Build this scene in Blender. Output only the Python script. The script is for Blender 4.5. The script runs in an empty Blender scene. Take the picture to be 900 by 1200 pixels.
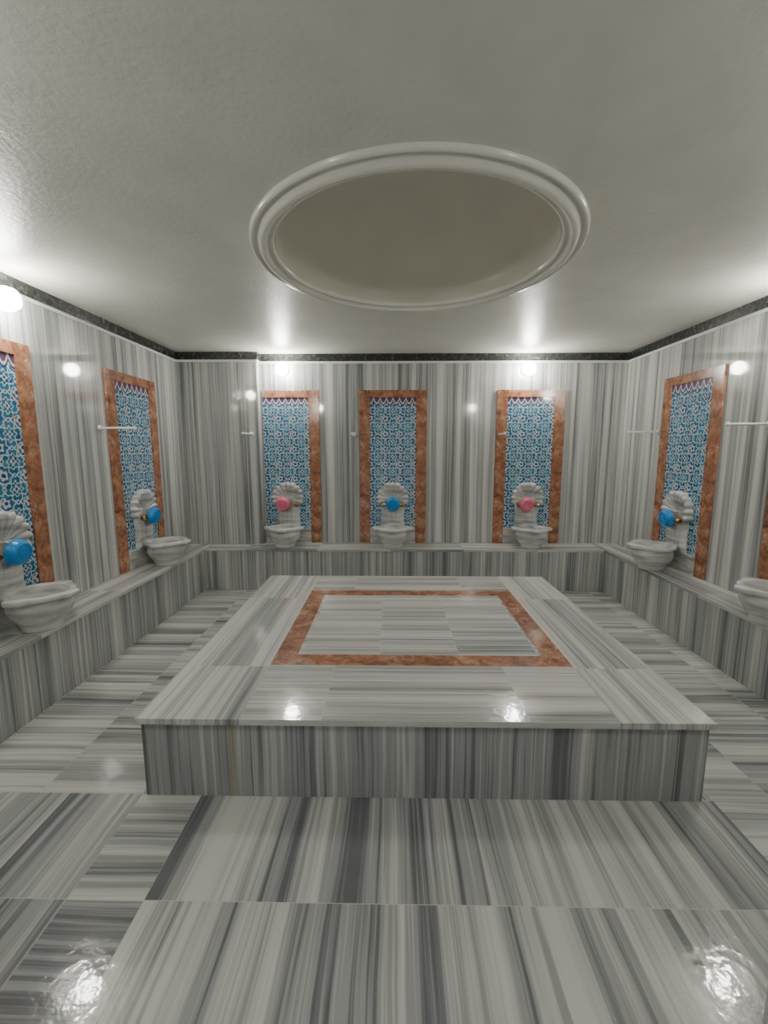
import bpy, bmesh, math
from mathutils import Matrix, Vector
from math import pi, sin, cos, radians

# ---------------- room dimensions (metres) ----------------
XL, XR, YB, YF = -2.36, 2.62, 5.02, 0.60
H = 2.60
BT = 0.468            # bench top
BL, BR, BB = -2.05, 2.32, 4.66   # bench inner edges
PX0, PX1, PY0, PY1, PT = -1.115, 1.395, 1.73, 3.92, 0.385
CX, CY, CR = 0.130, 2.575, 0.872  # ceiling ring

scene = bpy.context.scene

# ---------------- node expression helper ----------------
class E:
    def __init__(s, nt, k): s.nt, s.k = nt, k
    def _m(s, op, *a):
        n = s.nt.nodes.new('ShaderNodeMath'); n.operation = op
        for i, v in enumerate((s,) + a):
            if isinstance(v, E): s.nt.links.new(v.k, n.inputs[i])
            else: n.inputs[i].default_value = v
        return E(s.nt, n.outputs[0])
    def __add__(s, o): return s._m('ADD', o)
    __radd__ = __add__
    def __sub__(s, o): return s._m('SUBTRACT', o)
    def __mul__(s, o): return s._m('MULTIPLY', o)
    __rmul__ = __mul__
    def __truediv__(s, o): return s._m('DIVIDE', o)
    def abs(s): return s._m('ABSOLUTE')
    def floor(s): return s._m('FLOOR')
    def frac(s): return s._m('FRACT')
    def sqrt(s): return s._m('SQRT')
    def cos(s): return s._m('COSINE')
    def lt(s, o): return s._m('LESS_THAN', o)
    def gt(s, o): return s._m('GREATER_THAN', o)
    def max(s, o): return s._m('MAXIMUM', o)
    def min(s, o): return s._m('MINIMUM', o)
    def atan2(s, o): return s._m('ARCTAN2', o)

def newmat(name):
    m = bpy.data.materials.new(name); m.use_nodes = True
    nt = m.node_tree
    b = nt.nodes['Principled BSDF']
    tc = nt.nodes.new('ShaderNodeTexCoord')
    sp = nt.nodes.new('ShaderNodeSeparateXYZ')
    nt.links.new(tc.outputs['Object'], sp.inputs[0])
    return m, nt, b, E(nt, sp.outputs[0]), E(nt, sp.outputs[1]), E(nt, sp.outputs[2]), tc

def vec(nt, x, y, z):
    n = nt.nodes.new('ShaderNodeCombineXYZ')
    for i, v in enumerate((x, y, z)):
        if isinstance(v, E): nt.links.new(v.k, n.inputs[i])
        else: n.inputs[i].default_value = v
    return n.outputs[0]

def noise(nt, v, scale, detail=2, rough=.5, dist=0):
    n = nt.nodes.new('ShaderNodeTexNoise')
    nt.links.new(v, n.inputs['Vector'])
    n.inputs['Scale'].default_value = scale
    n.inputs['Detail'].default_value = detail
    n.inputs['Roughness'].default_value = rough
    n.inputs['Distortion'].default_value = dist
    return E(nt, n.outputs[0])

def ramp(nt, e, stops, interp='LINEAR'):
    r = nt.nodes.new('ShaderNodeValToRGB'); nt.links.new(e.k, r.inputs[0])
    cr = r.color_ramp; cr.interpolation = interp
    while len(cr.elements) < len(stops): cr.elements.new(0.5)
    for el, (p, c) in zip(cr.elements, stops):
        el.position = p; el.color = (*c, 1)
    return r.outputs[0]

def mix(nt, fac, a, b):
    n = nt.nodes.new('ShaderNodeMix'); n.data_type = 'RGBA'
    if isinstance(fac, E): nt.links.new(fac.k, n.inputs[0])
    else: n.inputs[0].default_value = fac
    for v, i in ((a, 6), (b, 7)):
        if isinstance(v, tuple): n.inputs[i].default_value = (*v, 1)
        else: nt.links.new(v, n.inputs[i])
    return n.outputs[2]

def bump(nt, b, e, strength, dist=.002):
    n = nt.nodes.new('ShaderNodeBump')
    nt.links.new(e.k, n.inputs['Height'])
    n.inputs['Strength'].default_value = strength
    n.inputs['Distance'].default_value = dist
    nt.links.new(n.outputs[0], b.inputs['Normal'])

DARK, MID, GR, LI, WH = (.115,.123,.135), (.205,.217,.23), (.345,.355,.355), (.52,.525,.505), (.68,.68,.64)

def marble(name, sf, tf, ts=.3, tt=10., so=0., to=0., F=7., seed=1., rough=.06, shift=0., wet=0., wav=.012, drops=False, stain=None):
    m, nt, b, x, y, z, tc = newmat(name)
    s = sf(x, y, z) + so
    t = tf(x, y, z) + to
    i = (s / ts).floor(); j = (t / tt).floor()
    wn = nt.nodes.new('ShaderNodeTexWhiteNoise'); wn.noise_dimensions = '3D'
    nt.links.new(vec(nt, i + .5, j + .5, seed), wn.inputs['Vector'])
    r = E(nt, wn.outputs['Value'])
    w = noise(nt, vec(nt, s * 2., t * 1.6, r * 9.), 1., 2)
    s2 = s + r * 41. + (w - .5) * wav
    n1 = noise(nt, vec(nt, s2 * F, t * .15, seed), 1., 1, .6)
    n2 = noise(nt, vec(nt, s2 * F * 5., t * .35, seed + 5), 1., 3, .72)
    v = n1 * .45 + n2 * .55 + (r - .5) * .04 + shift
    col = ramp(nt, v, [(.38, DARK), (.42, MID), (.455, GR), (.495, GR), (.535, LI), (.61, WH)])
    cloud = noise(nt, vec(nt, x, y, z), 4.5, 3)
    col = mix(nt, cloud * .22, col, (.44, .445, .43))
    es = ((s / ts).frac() - .5).abs() * ts
    et = ((t / tt).frac() - .5).abs() * tt
    seam = es.gt(ts / 2 - .0014).max(et.gt(tt / 2 - .0014))
    col = mix(nt, seam * .75, col, (.60, .60, .57))
    if stain is not None:
        d = ((x - stain).abs() * -45. + 1. + (cloud - .5) * 1.2).max(0.).min(1.) * y.lt(1.8)
        col = mix(nt, d * .35, col, (.50, .38, .10))
    nt.links.new(col, b.inputs['Base Color'])
    rr = cloud * .10 + (rough - .04)
    nt.links.new(rr.k, b.inputs['Roughness'])
    if wet:
        h = noise(nt, vec(nt, x, y, z), 26., 2)
        if drops:
            vo = nt.nodes.new('ShaderNodeTexVoronoi')
            nt.links.new(vec(nt, x, y, z), vo.inputs['Vector']); vo.inputs['Scale'].default_value = 34
            dr = (E(nt, vo.outputs['Distance']) * -5. + 1.).max(0.).sqrt()
            sel = E(nt, vo.outputs['Color'])
            h = h + dr * 2.2 * cloud.gt(.53) * x.gt(.55) * sel.gt(.45)
        bump(nt, b, h, wet, .004)
    return m

X_ = lambda x, y, z: x
Y_ = lambda x, y, z: y
Z_ = lambda x, y, z: z
XY = lambda x, y, z: x + y
M_wall  = marble('marble_wall', XY, Z_, ts=.30, F=10, seed=2, rough=.05, shift=.0)
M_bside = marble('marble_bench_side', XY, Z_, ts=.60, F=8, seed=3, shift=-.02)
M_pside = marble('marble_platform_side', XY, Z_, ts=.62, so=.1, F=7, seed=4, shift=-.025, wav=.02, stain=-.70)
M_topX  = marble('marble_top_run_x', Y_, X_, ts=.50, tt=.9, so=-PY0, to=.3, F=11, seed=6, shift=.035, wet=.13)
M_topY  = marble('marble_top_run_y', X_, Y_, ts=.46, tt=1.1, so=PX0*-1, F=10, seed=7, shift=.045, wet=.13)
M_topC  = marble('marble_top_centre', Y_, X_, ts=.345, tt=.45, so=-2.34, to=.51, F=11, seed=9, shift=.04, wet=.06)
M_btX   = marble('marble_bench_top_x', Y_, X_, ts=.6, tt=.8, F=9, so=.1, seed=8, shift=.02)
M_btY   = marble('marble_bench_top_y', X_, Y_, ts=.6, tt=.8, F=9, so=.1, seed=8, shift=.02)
M_flA   = marble('marble_floor_a', X_, Y_, ts=.60, tt=.468, so=.85, to=-1.756+.468*10, F=6, seed=15, rough=.07, wet=.2, wav=.03, drops=True)
M_flB   = marble('marble_floor_b', Y_, X_, ts=.47, tt=.47, so=-1.756+4.7, to=1.12+4.7, F=7, seed=12, rough=.07, shift=.01, wet=.2, wav=.03)

# reddish breccia marble for borders
def rosso():
    m, nt, b, x, y, z, tc = newmat('red_marble')
    v = vec(nt, x, y, z)
    n = noise(nt, v, 12, 5, .7, .6)
    col = ramp(nt, n, [(.32, (.13,.052,.032)), (.45, (.275,.12,.065)), (.58, (.41,.20,.115)), (.72, (.55,.32,.21))])
    vo = nt.nodes.new('ShaderNodeTexVoronoi'); vo.feature = 'DISTANCE_TO_EDGE'
    dist = nt.nodes.new('ShaderNodeVectorMath'); dist.operation = 'ADD'
    nn = nt.nodes.new('ShaderNodeTexNoise'); nt.links.new(v, nn.inputs['Vector']); nn.inputs['Scale'].default_value = 9
    nt.links.new(v, dist.inputs[0])
    sc = nt.nodes.new('ShaderNodeVectorMath'); sc.operation = 'SCALE'; sc.inputs['Scale'].default_value = .2
    nt.links.new(nn.outputs['Color'], sc.inputs[0]); nt.links.new(sc.outputs[0], dist.inputs[1])
    nt.links.new(dist.outputs[0], vo.inputs['Vector']); vo.inputs['Scale'].default_value = 9
    crack = E(nt, vo.outputs['Distance']).lt(.014) * noise(nt, v, 6, 2).gt(.57)
    col = mix(nt, crack * .55, col, (.72, .58, .46))
    nt.links.new(col, b.inputs['Base Color'])
    b.inputs['Roughness'].default_value = .14
    return m
M_red = rosso()

def carved():
    m, nt, b, x, y, z, tc = newmat('carved_marble')
    v = vec(nt, x * 1.5, y * 1.5, z * 9.)
    n = noise(nt, v, 2.2, 3, .6, .5)
    col = ramp(nt, n, [(.32, (.30,.31,.32)), (.45, (.47,.48,.47)), (.56, (.60,.60,.575)), (.7, (.70,.70,.67))])
    nt.links.new(col, b.inputs['Base Color']); b.inputs['Roughness'].default_value = .2
    return m
M_carv = carved()

def plain(name, c, rough=.4, metal=0., coat=0., bmp=None, var=.0):
    m, nt, b, x, y, z, tc = newmat(name)
    v = vec(nt, x, y, z)
    n = noise(nt, v, 4, 3)
    d = tuple(k * (1 - var) for k in c)
    nt.links.new(ramp(nt, n, [(.35, d), (.65, c)]), b.inputs['Base Color'])
    b.inputs['Roughness'].default_value = rough
    b.inputs['Metallic'].default_value = metal
    if bmp:
        bump(nt, b, noise(nt, v, bmp[0], 3, .6), bmp[1], bmp[2])
    return m
M_ceil = plain('ceiling_plaster', (.74,.735,.665), .36, bmp=(38, .42, .006), var=.07)
M_dome = plain('dome_plaster', (.66,.645,.55), .28, var=.04)
M_ring = plain('moulding_gloss', (.74,.735,.66), .16, bmp=(12, .12, .006), var=.06)
M_white = plain('white_plastic', (.8,.8,.78), .3)
M_wtrim = plain('white_trim', (.78,.78,.75), .3, var=.1)
M_brass = plain('brass', (.55,.36,.12), .25, 1., var=.3)
M_blue = plain('blue_plastic', (.015,.24,.62), .28)
M_pink = plain('pink_plastic', (.72,.16,.27), .28)

def granite():
    m, nt, b, x, y, z, tc = newmat('dark_granite')
    v = vec(nt, x, y, z)
    n = noise(nt, v, 30, 4, .7)
    nt.links.new(ramp(nt, n, [(.4, (.010,.012,.012)), (.57, (.035,.04,.038)), (.7, (.17,.18,.17))]), b.inputs['Base Color'])
    b.inputs['Roughness'].default_value = .25
    return m
M_gran = granite()

def iznik():
    m, nt, b, x0, y, z0, tc = newmat('iznik_tile')
    c = .17
    q1 = noise(nt, vec(nt, x0.abs(), 0., z0), 14, 2)
    q2 = noise(nt, vec(nt, x0.abs(), 3., z0), 14, 2)
    x = x0 + (q1 - .5) * .03
    z = z0 + (q2 - .5) * .03
    a = (x / c + .0).frac() - .5
    d = (z / c + .1).frac() - .5
    def ln(p, q): return (p * p + q * q).sqrt()
    aa, dd = a.abs(), d.abs()
    r = ln(a, d); rc = ln(aa - .5, dd - .5)
    th = d.atan2(a)
    th2 = (dd - .5).atan2(aa - .5)
    R1 = (th * 8.).cos() * .045 + .35
    w = ((r - R1).abs()).lt(.030)
    w = w.max((rc - ((th2 * 8.).cos() * .04 + .25)).abs().lt(.027))
    w = w.max(r.lt((th * 5.).cos() * .04 + .17) * r.gt(.075))
    w = w.max(rc.lt((th2 * 4.).cos() * .04 + .12) * rc.gt(.05))
    em = ln(aa - .5, dd).min(ln(aa, dd - .5))
    w = w.max(em.lt(.085) * em.gt(.04))
    sp = (th + r * 26.).cos().gt(.72) * r.gt(.2) * r.lt(.33)
    w = w.max(sp)
    n = noise(nt, vec(nt, x, y, z), 16, 2)
    blue = ramp(nt, n, [(.35, (.012,.10,.22)), (.5, (.026,.17,.32)), (.65, (.05,.25,.40))])
    deep = r.lt(.075).max(rc.lt(.05)).max(em.lt(.04))
    blue = mix(nt, deep, blue, (.02, .05, .22))
    blue = mix(nt, r.lt(.25) * r.gt(.19), blue, (.02,.09,.26))
    col = mix(nt, w * .92, blue, (.58, .63, .60))
    TOPZ = 1.655
    h = (z0 * -1. + TOPZ)
    f = ((x0 / .0725).frac() - .5).abs() * 2.
    f2 = f * f
    col = mix(nt, h.lt(f2 * -.045 + .085), col, (.035, .05, .12))
    col = mix(nt, h.lt(f2 * -.055 + .07), col, (.58, .57, .56))
    col = mix(nt, h.lt(f2 * -.07 + .05), col, (.12, .06, .13))
    nt.links.new(col, b.inputs['Base Color'])
    b.inputs['Roughness'].default_value = .08
    return m
M_izn = iznik()

def glow(name, s):
    m = bpy.data.materials.new(name); m.use_nodes = True
    b = m.node_tree.nodes['Principled BSDF']
    b.inputs['Base Color'].default_value = (.9,.9,.85,1)
    b.inputs['Emission Color'].default_value = (1,.975,.90,1)
    b.inputs['Emission Strength'].default_value = s
    return m
M_glow = glow('lamp_glass', 135)
M_glow2 = glow('lamp_glass_dim', 110)

# ---------------- mesh helpers ----------------
def box(bm, x0, x1, y0, y1, z0, z1, side=0, top=None):
    vs = [bm.verts.new((x, y, z)) for x in (x0, x1) for y in (y0, y1) for z in (z0, z1)]
    q = [(0,1,3,2),(4,6,7,5),(0,4,5,1),(2,3,7,6),(0,2,6,4),(1,5,7,3)]
    for k, f in enumerate(q):
        fc = bm.faces.new([vs[i] for i in f])
        fc.material_index = side if (k != 5 or top is None) else top

def lathe(bm, prof, segs=48, mat=0, M=None, rf=None, smooth=True):
    rings = []
    for k, (r, z) in enumerate(prof):
        if r < 1e-6:
            p = Vector((0, 0, z)); rings.append([bm.verts.new(M @ p if M else p)])
        else:
            rg = []
            for i in range(segs):
                th = 2 * pi * i / segs
                rr = r * (rf(th, k) if rf else 1)
                p = Vector((rr * cos(th), rr * sin(th), z))
                rg.append(bm.verts.new(M @ p if M else p))
            rings.append(rg)
    for a, b2 in zip(rings[:-1], rings[1:]):
        for i in range(segs):
            j = (i + 1) % segs
            if len(a) == 1 and len(b2) == 1: break
            if len(a) == 1: f = bm.faces.new((a[0], b2[j], b2[i]))
            elif len(b2) == 1: f = bm.faces.new((a[i], a[j], b2[0]))
            else: f = bm.faces.new((a[i], a[j], b2[j], b2[i]))
            f.smooth = smooth; f.material_index = mat

def tube(bm, pts, r, segs=12, mat=0):
    pts = [Vector(p) for p in pts]; rings = []
    for k, p in enumerate(pts):
        d = (pts[min(k+1, len(pts)-1)] - pts[max(k-1, 0)]).normalized()
        u = d.orthogonal().normalized() if k == 0 else (rings_u - d * rings_u.dot(d)).normalized()
        rings_u = u
        w = d.cross(u)
        rk = r[k] if isinstance(r, (list, tuple)) else r
        rings.append([bm.verts.new(p + rk * (cos(2*pi*i/segs) * u + sin(2*pi*i/segs) * w)) for i in range(segs)])
    for a, b2 in zip(rings[:-1], rings[1:]):
        for i in range(segs):
            j = (i + 1) % segs
            f = bm.faces.new((a[i], a[j], b2[j], b2[i])); f.smooth = True; f.material_index = mat
    for rg in (rings[0][::-1], rings[-1]):
        f = bm.faces.new(rg); f.material_index = mat

def finish(bm, name, mats, bevel=0., M=None):
    bmesh.ops.recalc_face_normals(bm, faces=bm.faces[:])
    me = bpy.data.meshes.new(name); bm.to_mesh(me); bm.free()
    ob = bpy.data.objects.new(name, me); scene.collection.objects.link(ob)
    for m in mats: me.materials.append(m)
    if M: ob.matrix_world = M
    if bevel:
        md = ob.modifiers.new('bevel', 'BEVEL'); md.width = bevel; md.segments = 2; md.limit_method = 'ANGLE'
    return ob

def boxobj(name, mats, *b, bevel=0.):
    bm = bmesh.new(); box(bm, *b); return finish(bm, name, mats, bevel)

# ---------------- room shell ----------------
T = .15
boxobj('wall_back', [M_wall], XL - T, XR + T, YB, YB + T, 0, H)
boxobj('wall_left', [M_wall], XL - T, XL, YF - T, YB, 0, H)
boxobj('wall_right', [M_wall], XR, XR + T, YF - T, YB, 0, H)
bm = bmesh.new()
box(bm, XL, -.80, YF - T, YF, 0, H); box(bm, .612, XR, YF - T, YF, 0, H); box(bm, -.80, .612, YF - T, YF, 2.25, H)
finish(bm, 'wall_front', [M_wall])
PRX, PRY = -1.475, 4.91
boxobj('wall_pier', [M_wall], XL, PRX, PRY, YB, BT, H, bevel=.002)

# floor with laid zones
bm = bmesh.new()
def quad(x0, x1, y0, y1, mi):
    f = bm.faces.new([bm.verts.new(p) for p in ((x0,y0,0),(x1,y0,0),(x1,y1,0),(x0,y1,0))]); f.material_index = mi
FY = -1.2
quad(XL, -1.12, FY, 1.756, 0); quad(-1.12, -.85, FY, 1.756, 1); quad(-.85, 1.43, FY, 1.756, 0)
quad(1.43, XR, FY, YB, 1); quad(XL, -1.05, 1.756, YB, 1); quad(-1.05, 1.43, 1.756, YB, 0)
finish(bm, 'floor', [M_flA, M_flB])

# ceiling with round opening
bm = bmesh.new()
RO = CR - .03
SY = 1.03
x0, x1, y0, y1 = XL - T, XR + T, YF - T, YB + T
angs = [2 * pi * i / 128 for i in range(128)]
for cx_, cy_ in ((x0,y0),(x1,y0),(x1,y1),(x0,y1)):
    angs.append(math.atan2(cy_ - CY, cx_ - CX) % (2 * pi))
angs = sorted(set(angs))
inn, out = [], []
for a in angs:
    dx, dy = cos(a), sin(a)
    t = min(((x1 if dx > 0 else x0) - CX) / dx if abs(dx) > 1e-9 else 1e9, ((y1 if dy > 0 else y0) - CY) / dy if abs(dy) > 1e-9 else 1e9)
    inn.append(bm.verts.new((CX + RO * dx, CY + RO * SY * dy, H))); out.append(bm.verts.new((CX + t * dx, CY + t * dy, H)))
for i in range(len(angs)):
    j = (i + 1) % len(angs)
    bm.faces.new((inn[i], out[i], out[j], inn[j]))
finish(bm, 'ceiling', [M_ceil])

# dome recess + moulding
MC = Matrix.Translation((CX, CY, H)) @ Matrix.Diagonal((1, SY, 1, 1))
bm = bmesh.new()
prof = [(CR, .01), (CR, -.010), (CR-.008, -.022), (CR-.020, -.022), (CR-.028, -.012), (CR-.036, -.012), (CR-.046, -.034), (CR-.066, -.044),
        (CR-.084, -.036), (CR-.090, -.018), (CR-.100, -.018), (CR-.108, -.024), (CR-.118, -.020), (CR-.124, .0), (CR-.128, .05)]
lathe(bm, prof, 128, 0, MC)
finish(bm, 'ceiling_moulding_ring', [M_ring])
bm = bmesh.new()
R0 = CR - .128
prof = [(R0 + .002, .0)] + [(R0 * cos(k * pi / 2 / 18), .03 + .34 * sin(k * pi / 2 / 18)) for k in range(18)] + [(0, .37)]
lathe(bm, prof, 128, 0, MC)
finish(bm, 'ceiling_dome', [M_dome])

def strip(name, z0, z1, d, mat):
    for nm, b in (('left', (XL, XL + d, YF, PRY, z0, z1)), ('right', (XR - d, XR, YF, YB, z0, z1))):
        boxobj(name + nm, [mat], *b)
    bm = bmesh.new()
    box(bm, XL, PRX + d, PRY - d, PRY, z0, z1); box(bm, PRX, PRX + d, PRY, YB, z0, z1); box(bm, PRX + d, XR - d, YB - d, YB, z0, z1)
    finish(bm, name + 'back', [mat])
strip('trim_granite_', H - .080, H, .02, M_gran)
strip('trim_bead_', H - .102, H - .080, .012, M_wtrim)

# ---------------- bench (U shape) ----------------
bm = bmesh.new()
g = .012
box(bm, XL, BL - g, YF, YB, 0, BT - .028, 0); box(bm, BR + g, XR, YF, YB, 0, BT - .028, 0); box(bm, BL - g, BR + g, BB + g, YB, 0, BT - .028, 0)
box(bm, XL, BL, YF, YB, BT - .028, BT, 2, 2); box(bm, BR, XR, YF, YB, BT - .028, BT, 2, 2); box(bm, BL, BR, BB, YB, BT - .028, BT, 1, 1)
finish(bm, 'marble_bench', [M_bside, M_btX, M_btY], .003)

# ---------------- central platform ----------------
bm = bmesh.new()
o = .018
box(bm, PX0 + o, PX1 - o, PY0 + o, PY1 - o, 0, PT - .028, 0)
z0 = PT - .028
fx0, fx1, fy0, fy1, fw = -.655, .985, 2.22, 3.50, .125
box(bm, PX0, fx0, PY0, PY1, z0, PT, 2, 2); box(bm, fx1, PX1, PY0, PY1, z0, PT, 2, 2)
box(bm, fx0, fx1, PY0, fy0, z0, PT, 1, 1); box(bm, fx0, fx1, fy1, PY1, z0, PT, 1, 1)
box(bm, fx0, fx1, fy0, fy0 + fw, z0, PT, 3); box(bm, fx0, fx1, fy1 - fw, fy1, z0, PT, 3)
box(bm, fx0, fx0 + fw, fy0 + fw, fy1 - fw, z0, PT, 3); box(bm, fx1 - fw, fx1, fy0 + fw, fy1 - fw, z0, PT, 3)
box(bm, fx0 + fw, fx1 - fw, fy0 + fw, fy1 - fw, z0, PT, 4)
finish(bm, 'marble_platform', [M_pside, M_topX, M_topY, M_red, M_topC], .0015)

# ---------------- wall furniture (local: x along wall, y out, z up from bench) ----------------
def place(wall, u, z=0., off=0.):
    if wall == 'back': return Matrix.Translation((u, YB - off, z)) @ Matrix.Rotation(pi, 4, 'Z')
    if wall == 'left': return Matrix.Translation((XL + off, u, z)) @ Matrix.Rotation(-pi/2, 4, 'Z')
    return Matrix.Translation((XR - off, u, z)) @ Matrix.Rotation(pi/2, 4, 'Z')

def panel(M, cut=False):
    bm = bmesh.new()
    w, hh, b, tb = .38, 1.74, .120, .080
    box(bm, -w, -w + b, 0, .018, 0, hh, 0)
    if not cut: box(bm, w - b, w, 0, .018, 0, hh, 0)
    box(bm, -w + b, w - b, 0, .018, hh - tb, hh, 0)
    box(bm, -w + b, w - b, 0, .010, .17, hh - tb, 1)
    box(bm, -w + b, w - b, 0, .030, 0, .15, 2)
    box(bm, -w + b, w - b, 0, .042, .15, .175, 2)
    return finish(bm, 'iznik_tile_panel', [M_red, M_izn, M_carv], .002, M)

def shell(M):
    bm = bmesh.new()
    # fan of ribs with scalloped rim
    zc = .515; nr = 11; A = radians(112)
    na, nrad = nr * 8, 12
    grid = []
    for i in range(na + 1):
        ph = -A + 2 * A * i / na
        t = i / na * nr
        rib = abs(sin(pi * t))
        R = .194 * (.93 + .10 * rib) * (1 - .14 * (abs(ph) / A) ** 2)
        col = []
        for k in range(nrad + 1):
            q = k / nrad
            y = .02 + .022 * q + (rib ** .6) * .030 * q - (.014 if k == nrad else 0)
            col.append(bm.verts.new((R * q * sin(ph), y, zc + R * q * cos(ph))))
        col.append(bm.verts.new((R * sin(ph), .0, zc + R * cos(ph))))
        grid.append(col)
    for a, b2 in zip(grid[:-1], grid[1:]):
        for k in range(nrad + 1):
            f = bm.faces.new((a[k], b2[k], b2[k+1], a[k+1])); f.smooth = True
    # lower apron: fluted leaf that narrows then flares at its foot
    n = 24; L = []; nk = 32
    for i in range(n + 1):
        t = i / n
        z = .175 + .36 * t
        hw = .105 + .055 * t ** 2 + .035 * (1 - t) ** 3 + .008 * abs(sin(t * pi * 4))
        row = []
        for k in range(nk + 1):
            s = k / nk * 2 - 1
            y = .014 + .028 * (1 - abs(s) ** 4) + .009 * abs(cos(s * pi * 2.5))
            if k in (0, nk): y = 0
            row.append(bm.verts.new((hw * s, y, z)))
        L.append(row)
    for a, b2 in zip(L[:-1], L[1:]):
        for k in range(nk):
            f = bm.faces.new((a[k], a[k+1], b2[k+1], b2[k])); f.smooth = True
    bm.faces.new(L[-1]); bm.faces.new(L[0])
    return finish(bm, 'scallop_shell_backplate', [M_carv], 0, M)

def tap(M):
    bm = bmesh.new()
    zt = .455
    Mr = Matrix.Translation((0, .042, zt)) @ Matrix.Rotation(-pi/2, 4, 'X')
    lathe(bm, [(.0, 0), (.028, .0), (.028, .008), (.018, .014), (.014, .02), (0, .021)], 20, 0, Mr)
    tube(bm, [(0, .05, zt), (0, .08, zt)], .013)
    tube(bm, [(-.085, .078, zt), (.085, .078, zt)], .012)
    for sx in (-1, 1):
        Mh = Matrix.Translation((sx * .083, .078, zt)) @ Matrix.Rotation(sx * pi/2, 4, 'Y')
        lathe(bm, [(.012, 0), (.018, .004), (.018, .016), (.024, .02), (.026, .034), (.02, .042), (0, .044)], 14, 0, Mh,
              rf=lambda th, k: 1 + (.12 * cos(th * 5) if k >= 3 else 0))
    tube(bm, [(0, .08, zt), (0, .10, zt - .004), (0, .112, zt - .02), (0, .116, zt - .045), (0, .116, zt - .06)], .010)
    return finish(bm, 'brass_tap', [M_brass], 0, M)

def bowl(M, mat, dx=0.):
    bm = bmesh.new()
    Mb = Matrix.Translation((dx, .140, .462)) @ Matrix.Rotation(-pi/2 - .12, 4, 'X') @ Matrix.Scale(.86, 4)
    prof = [(.096, -.050), (.098, -.046), (.092, -.043), (.088, -.02), (.080, .004), (.070, .013), (.058, .016),
            (.055, .012), (.050, .012), (.046, .015), (.0, .015)]
    inner = [(.0, .011), (.05, .009), (.068, .008), (.076, .0), (.084, -.02), (.089, -.044), (.096, -.050)]
    lathe(bm, prof, 48, 0, Mb)
    lathe(bm, inner, 48, 0, Mb)
    return finish(bm, 'plastic_wash_bowl', [mat], 0, M)

def basin(M):
    bm = bmesh.new()
    def lug(th):
        v = 0
        for c in (0, pi/2, pi, 3*pi/2):
            d = abs((th - c + pi) % (2*pi) - pi)
            v = max(v, min(1, max(0, (.30 - d) / .07)))
        return v
    prof = [(0, 0), (.105, 0), (.112, .008), (.108, .022), (.120, .045), (.150, .085), (.166, .125), (.168, .155), (.162, .178),
            (.166, .188), (.182, .196), (.186, .205), (.186, .222), (.182, .228), (.150, .228), (.144, .222), (.138, .17), (.11, .09), (.06, .06), (0, .055)]
    def rf(th, k):
        if 4 <= k <= 8: return 1 + .03 * (abs(cos(th * 4)) - .5)
        if 9 <= k <= 13: return 1 + lug(th) * (.19 if k > 9 else .12)
        return 1
    Mb = Matrix.Translation((0, .225, 0))
    lathe(bm, prof, 96, 0, Mb, rf)
    return finish(bm, 'marble_wash_basin', [M_carv], .0, M)

def peg(M, L=.28):
    bm = bmesh.new()
    tube(bm, [(0, 0, 0), (0, L, 0)], .009)
    Mr = Matrix.Rotation(-pi/2, 4, 'X')
    lathe(bm, [(.0, 0), (.024, 0), (.024, .006), (.012, .012), (0, .012)], 20, 0, Mr)
    lathe(bm, [(0, L-.002), (.013, L), (.015, L + .008), (.010, L + .018), (0, L + .02)], 16, 0, Mr)
    return finish(bm, 'towel_peg', [M_white], 0, M)

def lamp(M, mg):
    root = bpy.data.objects.new('wall_lamp', None); scene.collection.objects.link(root); root.matrix_world = M
    bm = bmesh.new(); Mr = Matrix.Rotation(-pi/2, 4, 'X')
    lathe(bm, [(0, 0), (.062, 0), (.062, .012), (.048, .022), (.036, .04), (.036, .05), (0, .05)], 32, 0, Mr)
    a = finish(bm, 'base', [M_white]); a.parent = root
    bm = bmesh.new()
    lathe(bm, [(.0, .045), (.038, .050), (.066, .080), (.070, .105), (.058, .145), (.028, .168), (0, .174)], 16, 0, Mr)
    c = finish(bm, 'glass_globe', [mg]); c.parent = root

units = [('back', -1.19, M_pink, True, .04), ('back', .022, M_blue, False, 0), ('back', 1.565, M_pink, False, .03),
         ('left', 4.03, M_blue, False, 0), ('left', 2.52, M_blue, False, 0),
         ('right', 3.935, M_blue, False, 0), ('right', 2.66, M_blue, False, 0)]
for wall, u, mb, cut, dx in units:
    M = place(wall, u, BT)
    panel(M, cut)
    M2 = place(wall, u, BT, .010)
    shell(M2); tap(M2); bowl(M2, mb, dx)
    basin(place(wall, u, BT))

ZP = 1.72
for wall, u, off in (('back', -1.56, YB - PRY), ('back', -.415, 0), ('back', 1.215, 0), ('left', 3.55, 0), ('right', 4.38, 0), ('right', 3.11, 0)):
    peg(place(wall, u, ZP, off))
ZL = 2.42
for wall, u in (('back', -1.20), ('back', 1.50), ('left', 2.67), ('right', 2.80)):
    lamp(place(wall, u, ZL), M_glow)
for u in (-1.5, 1.7):
    lamp(Matrix.Translation((u, YF, ZL)), M_glow2)

# ---------------- world / camera ----------------
w = bpy.data.worlds.new('world'); scene.world = w; w.use_nodes = True
w.node_tree.nodes['Background'].inputs[0].default_value = (.8,.82,.8,1)
w.node_tree.nodes['Background'].inputs[1].default_value = .5

cam = bpy.data.cameras.new('camera'); co = bpy.data.objects.new('camera', cam); scene.collection.objects.link(co)
cam.sensor_fit = 'VERTICAL'; cam.sensor_height = 24; cam.lens = 510 / 1200 * 24; cam.clip_start = .02
co.location = (0, 0, 1.538)
co.rotation_euler = (radians(90 - 8.03), 0, radians(.9))
scene.camera = co
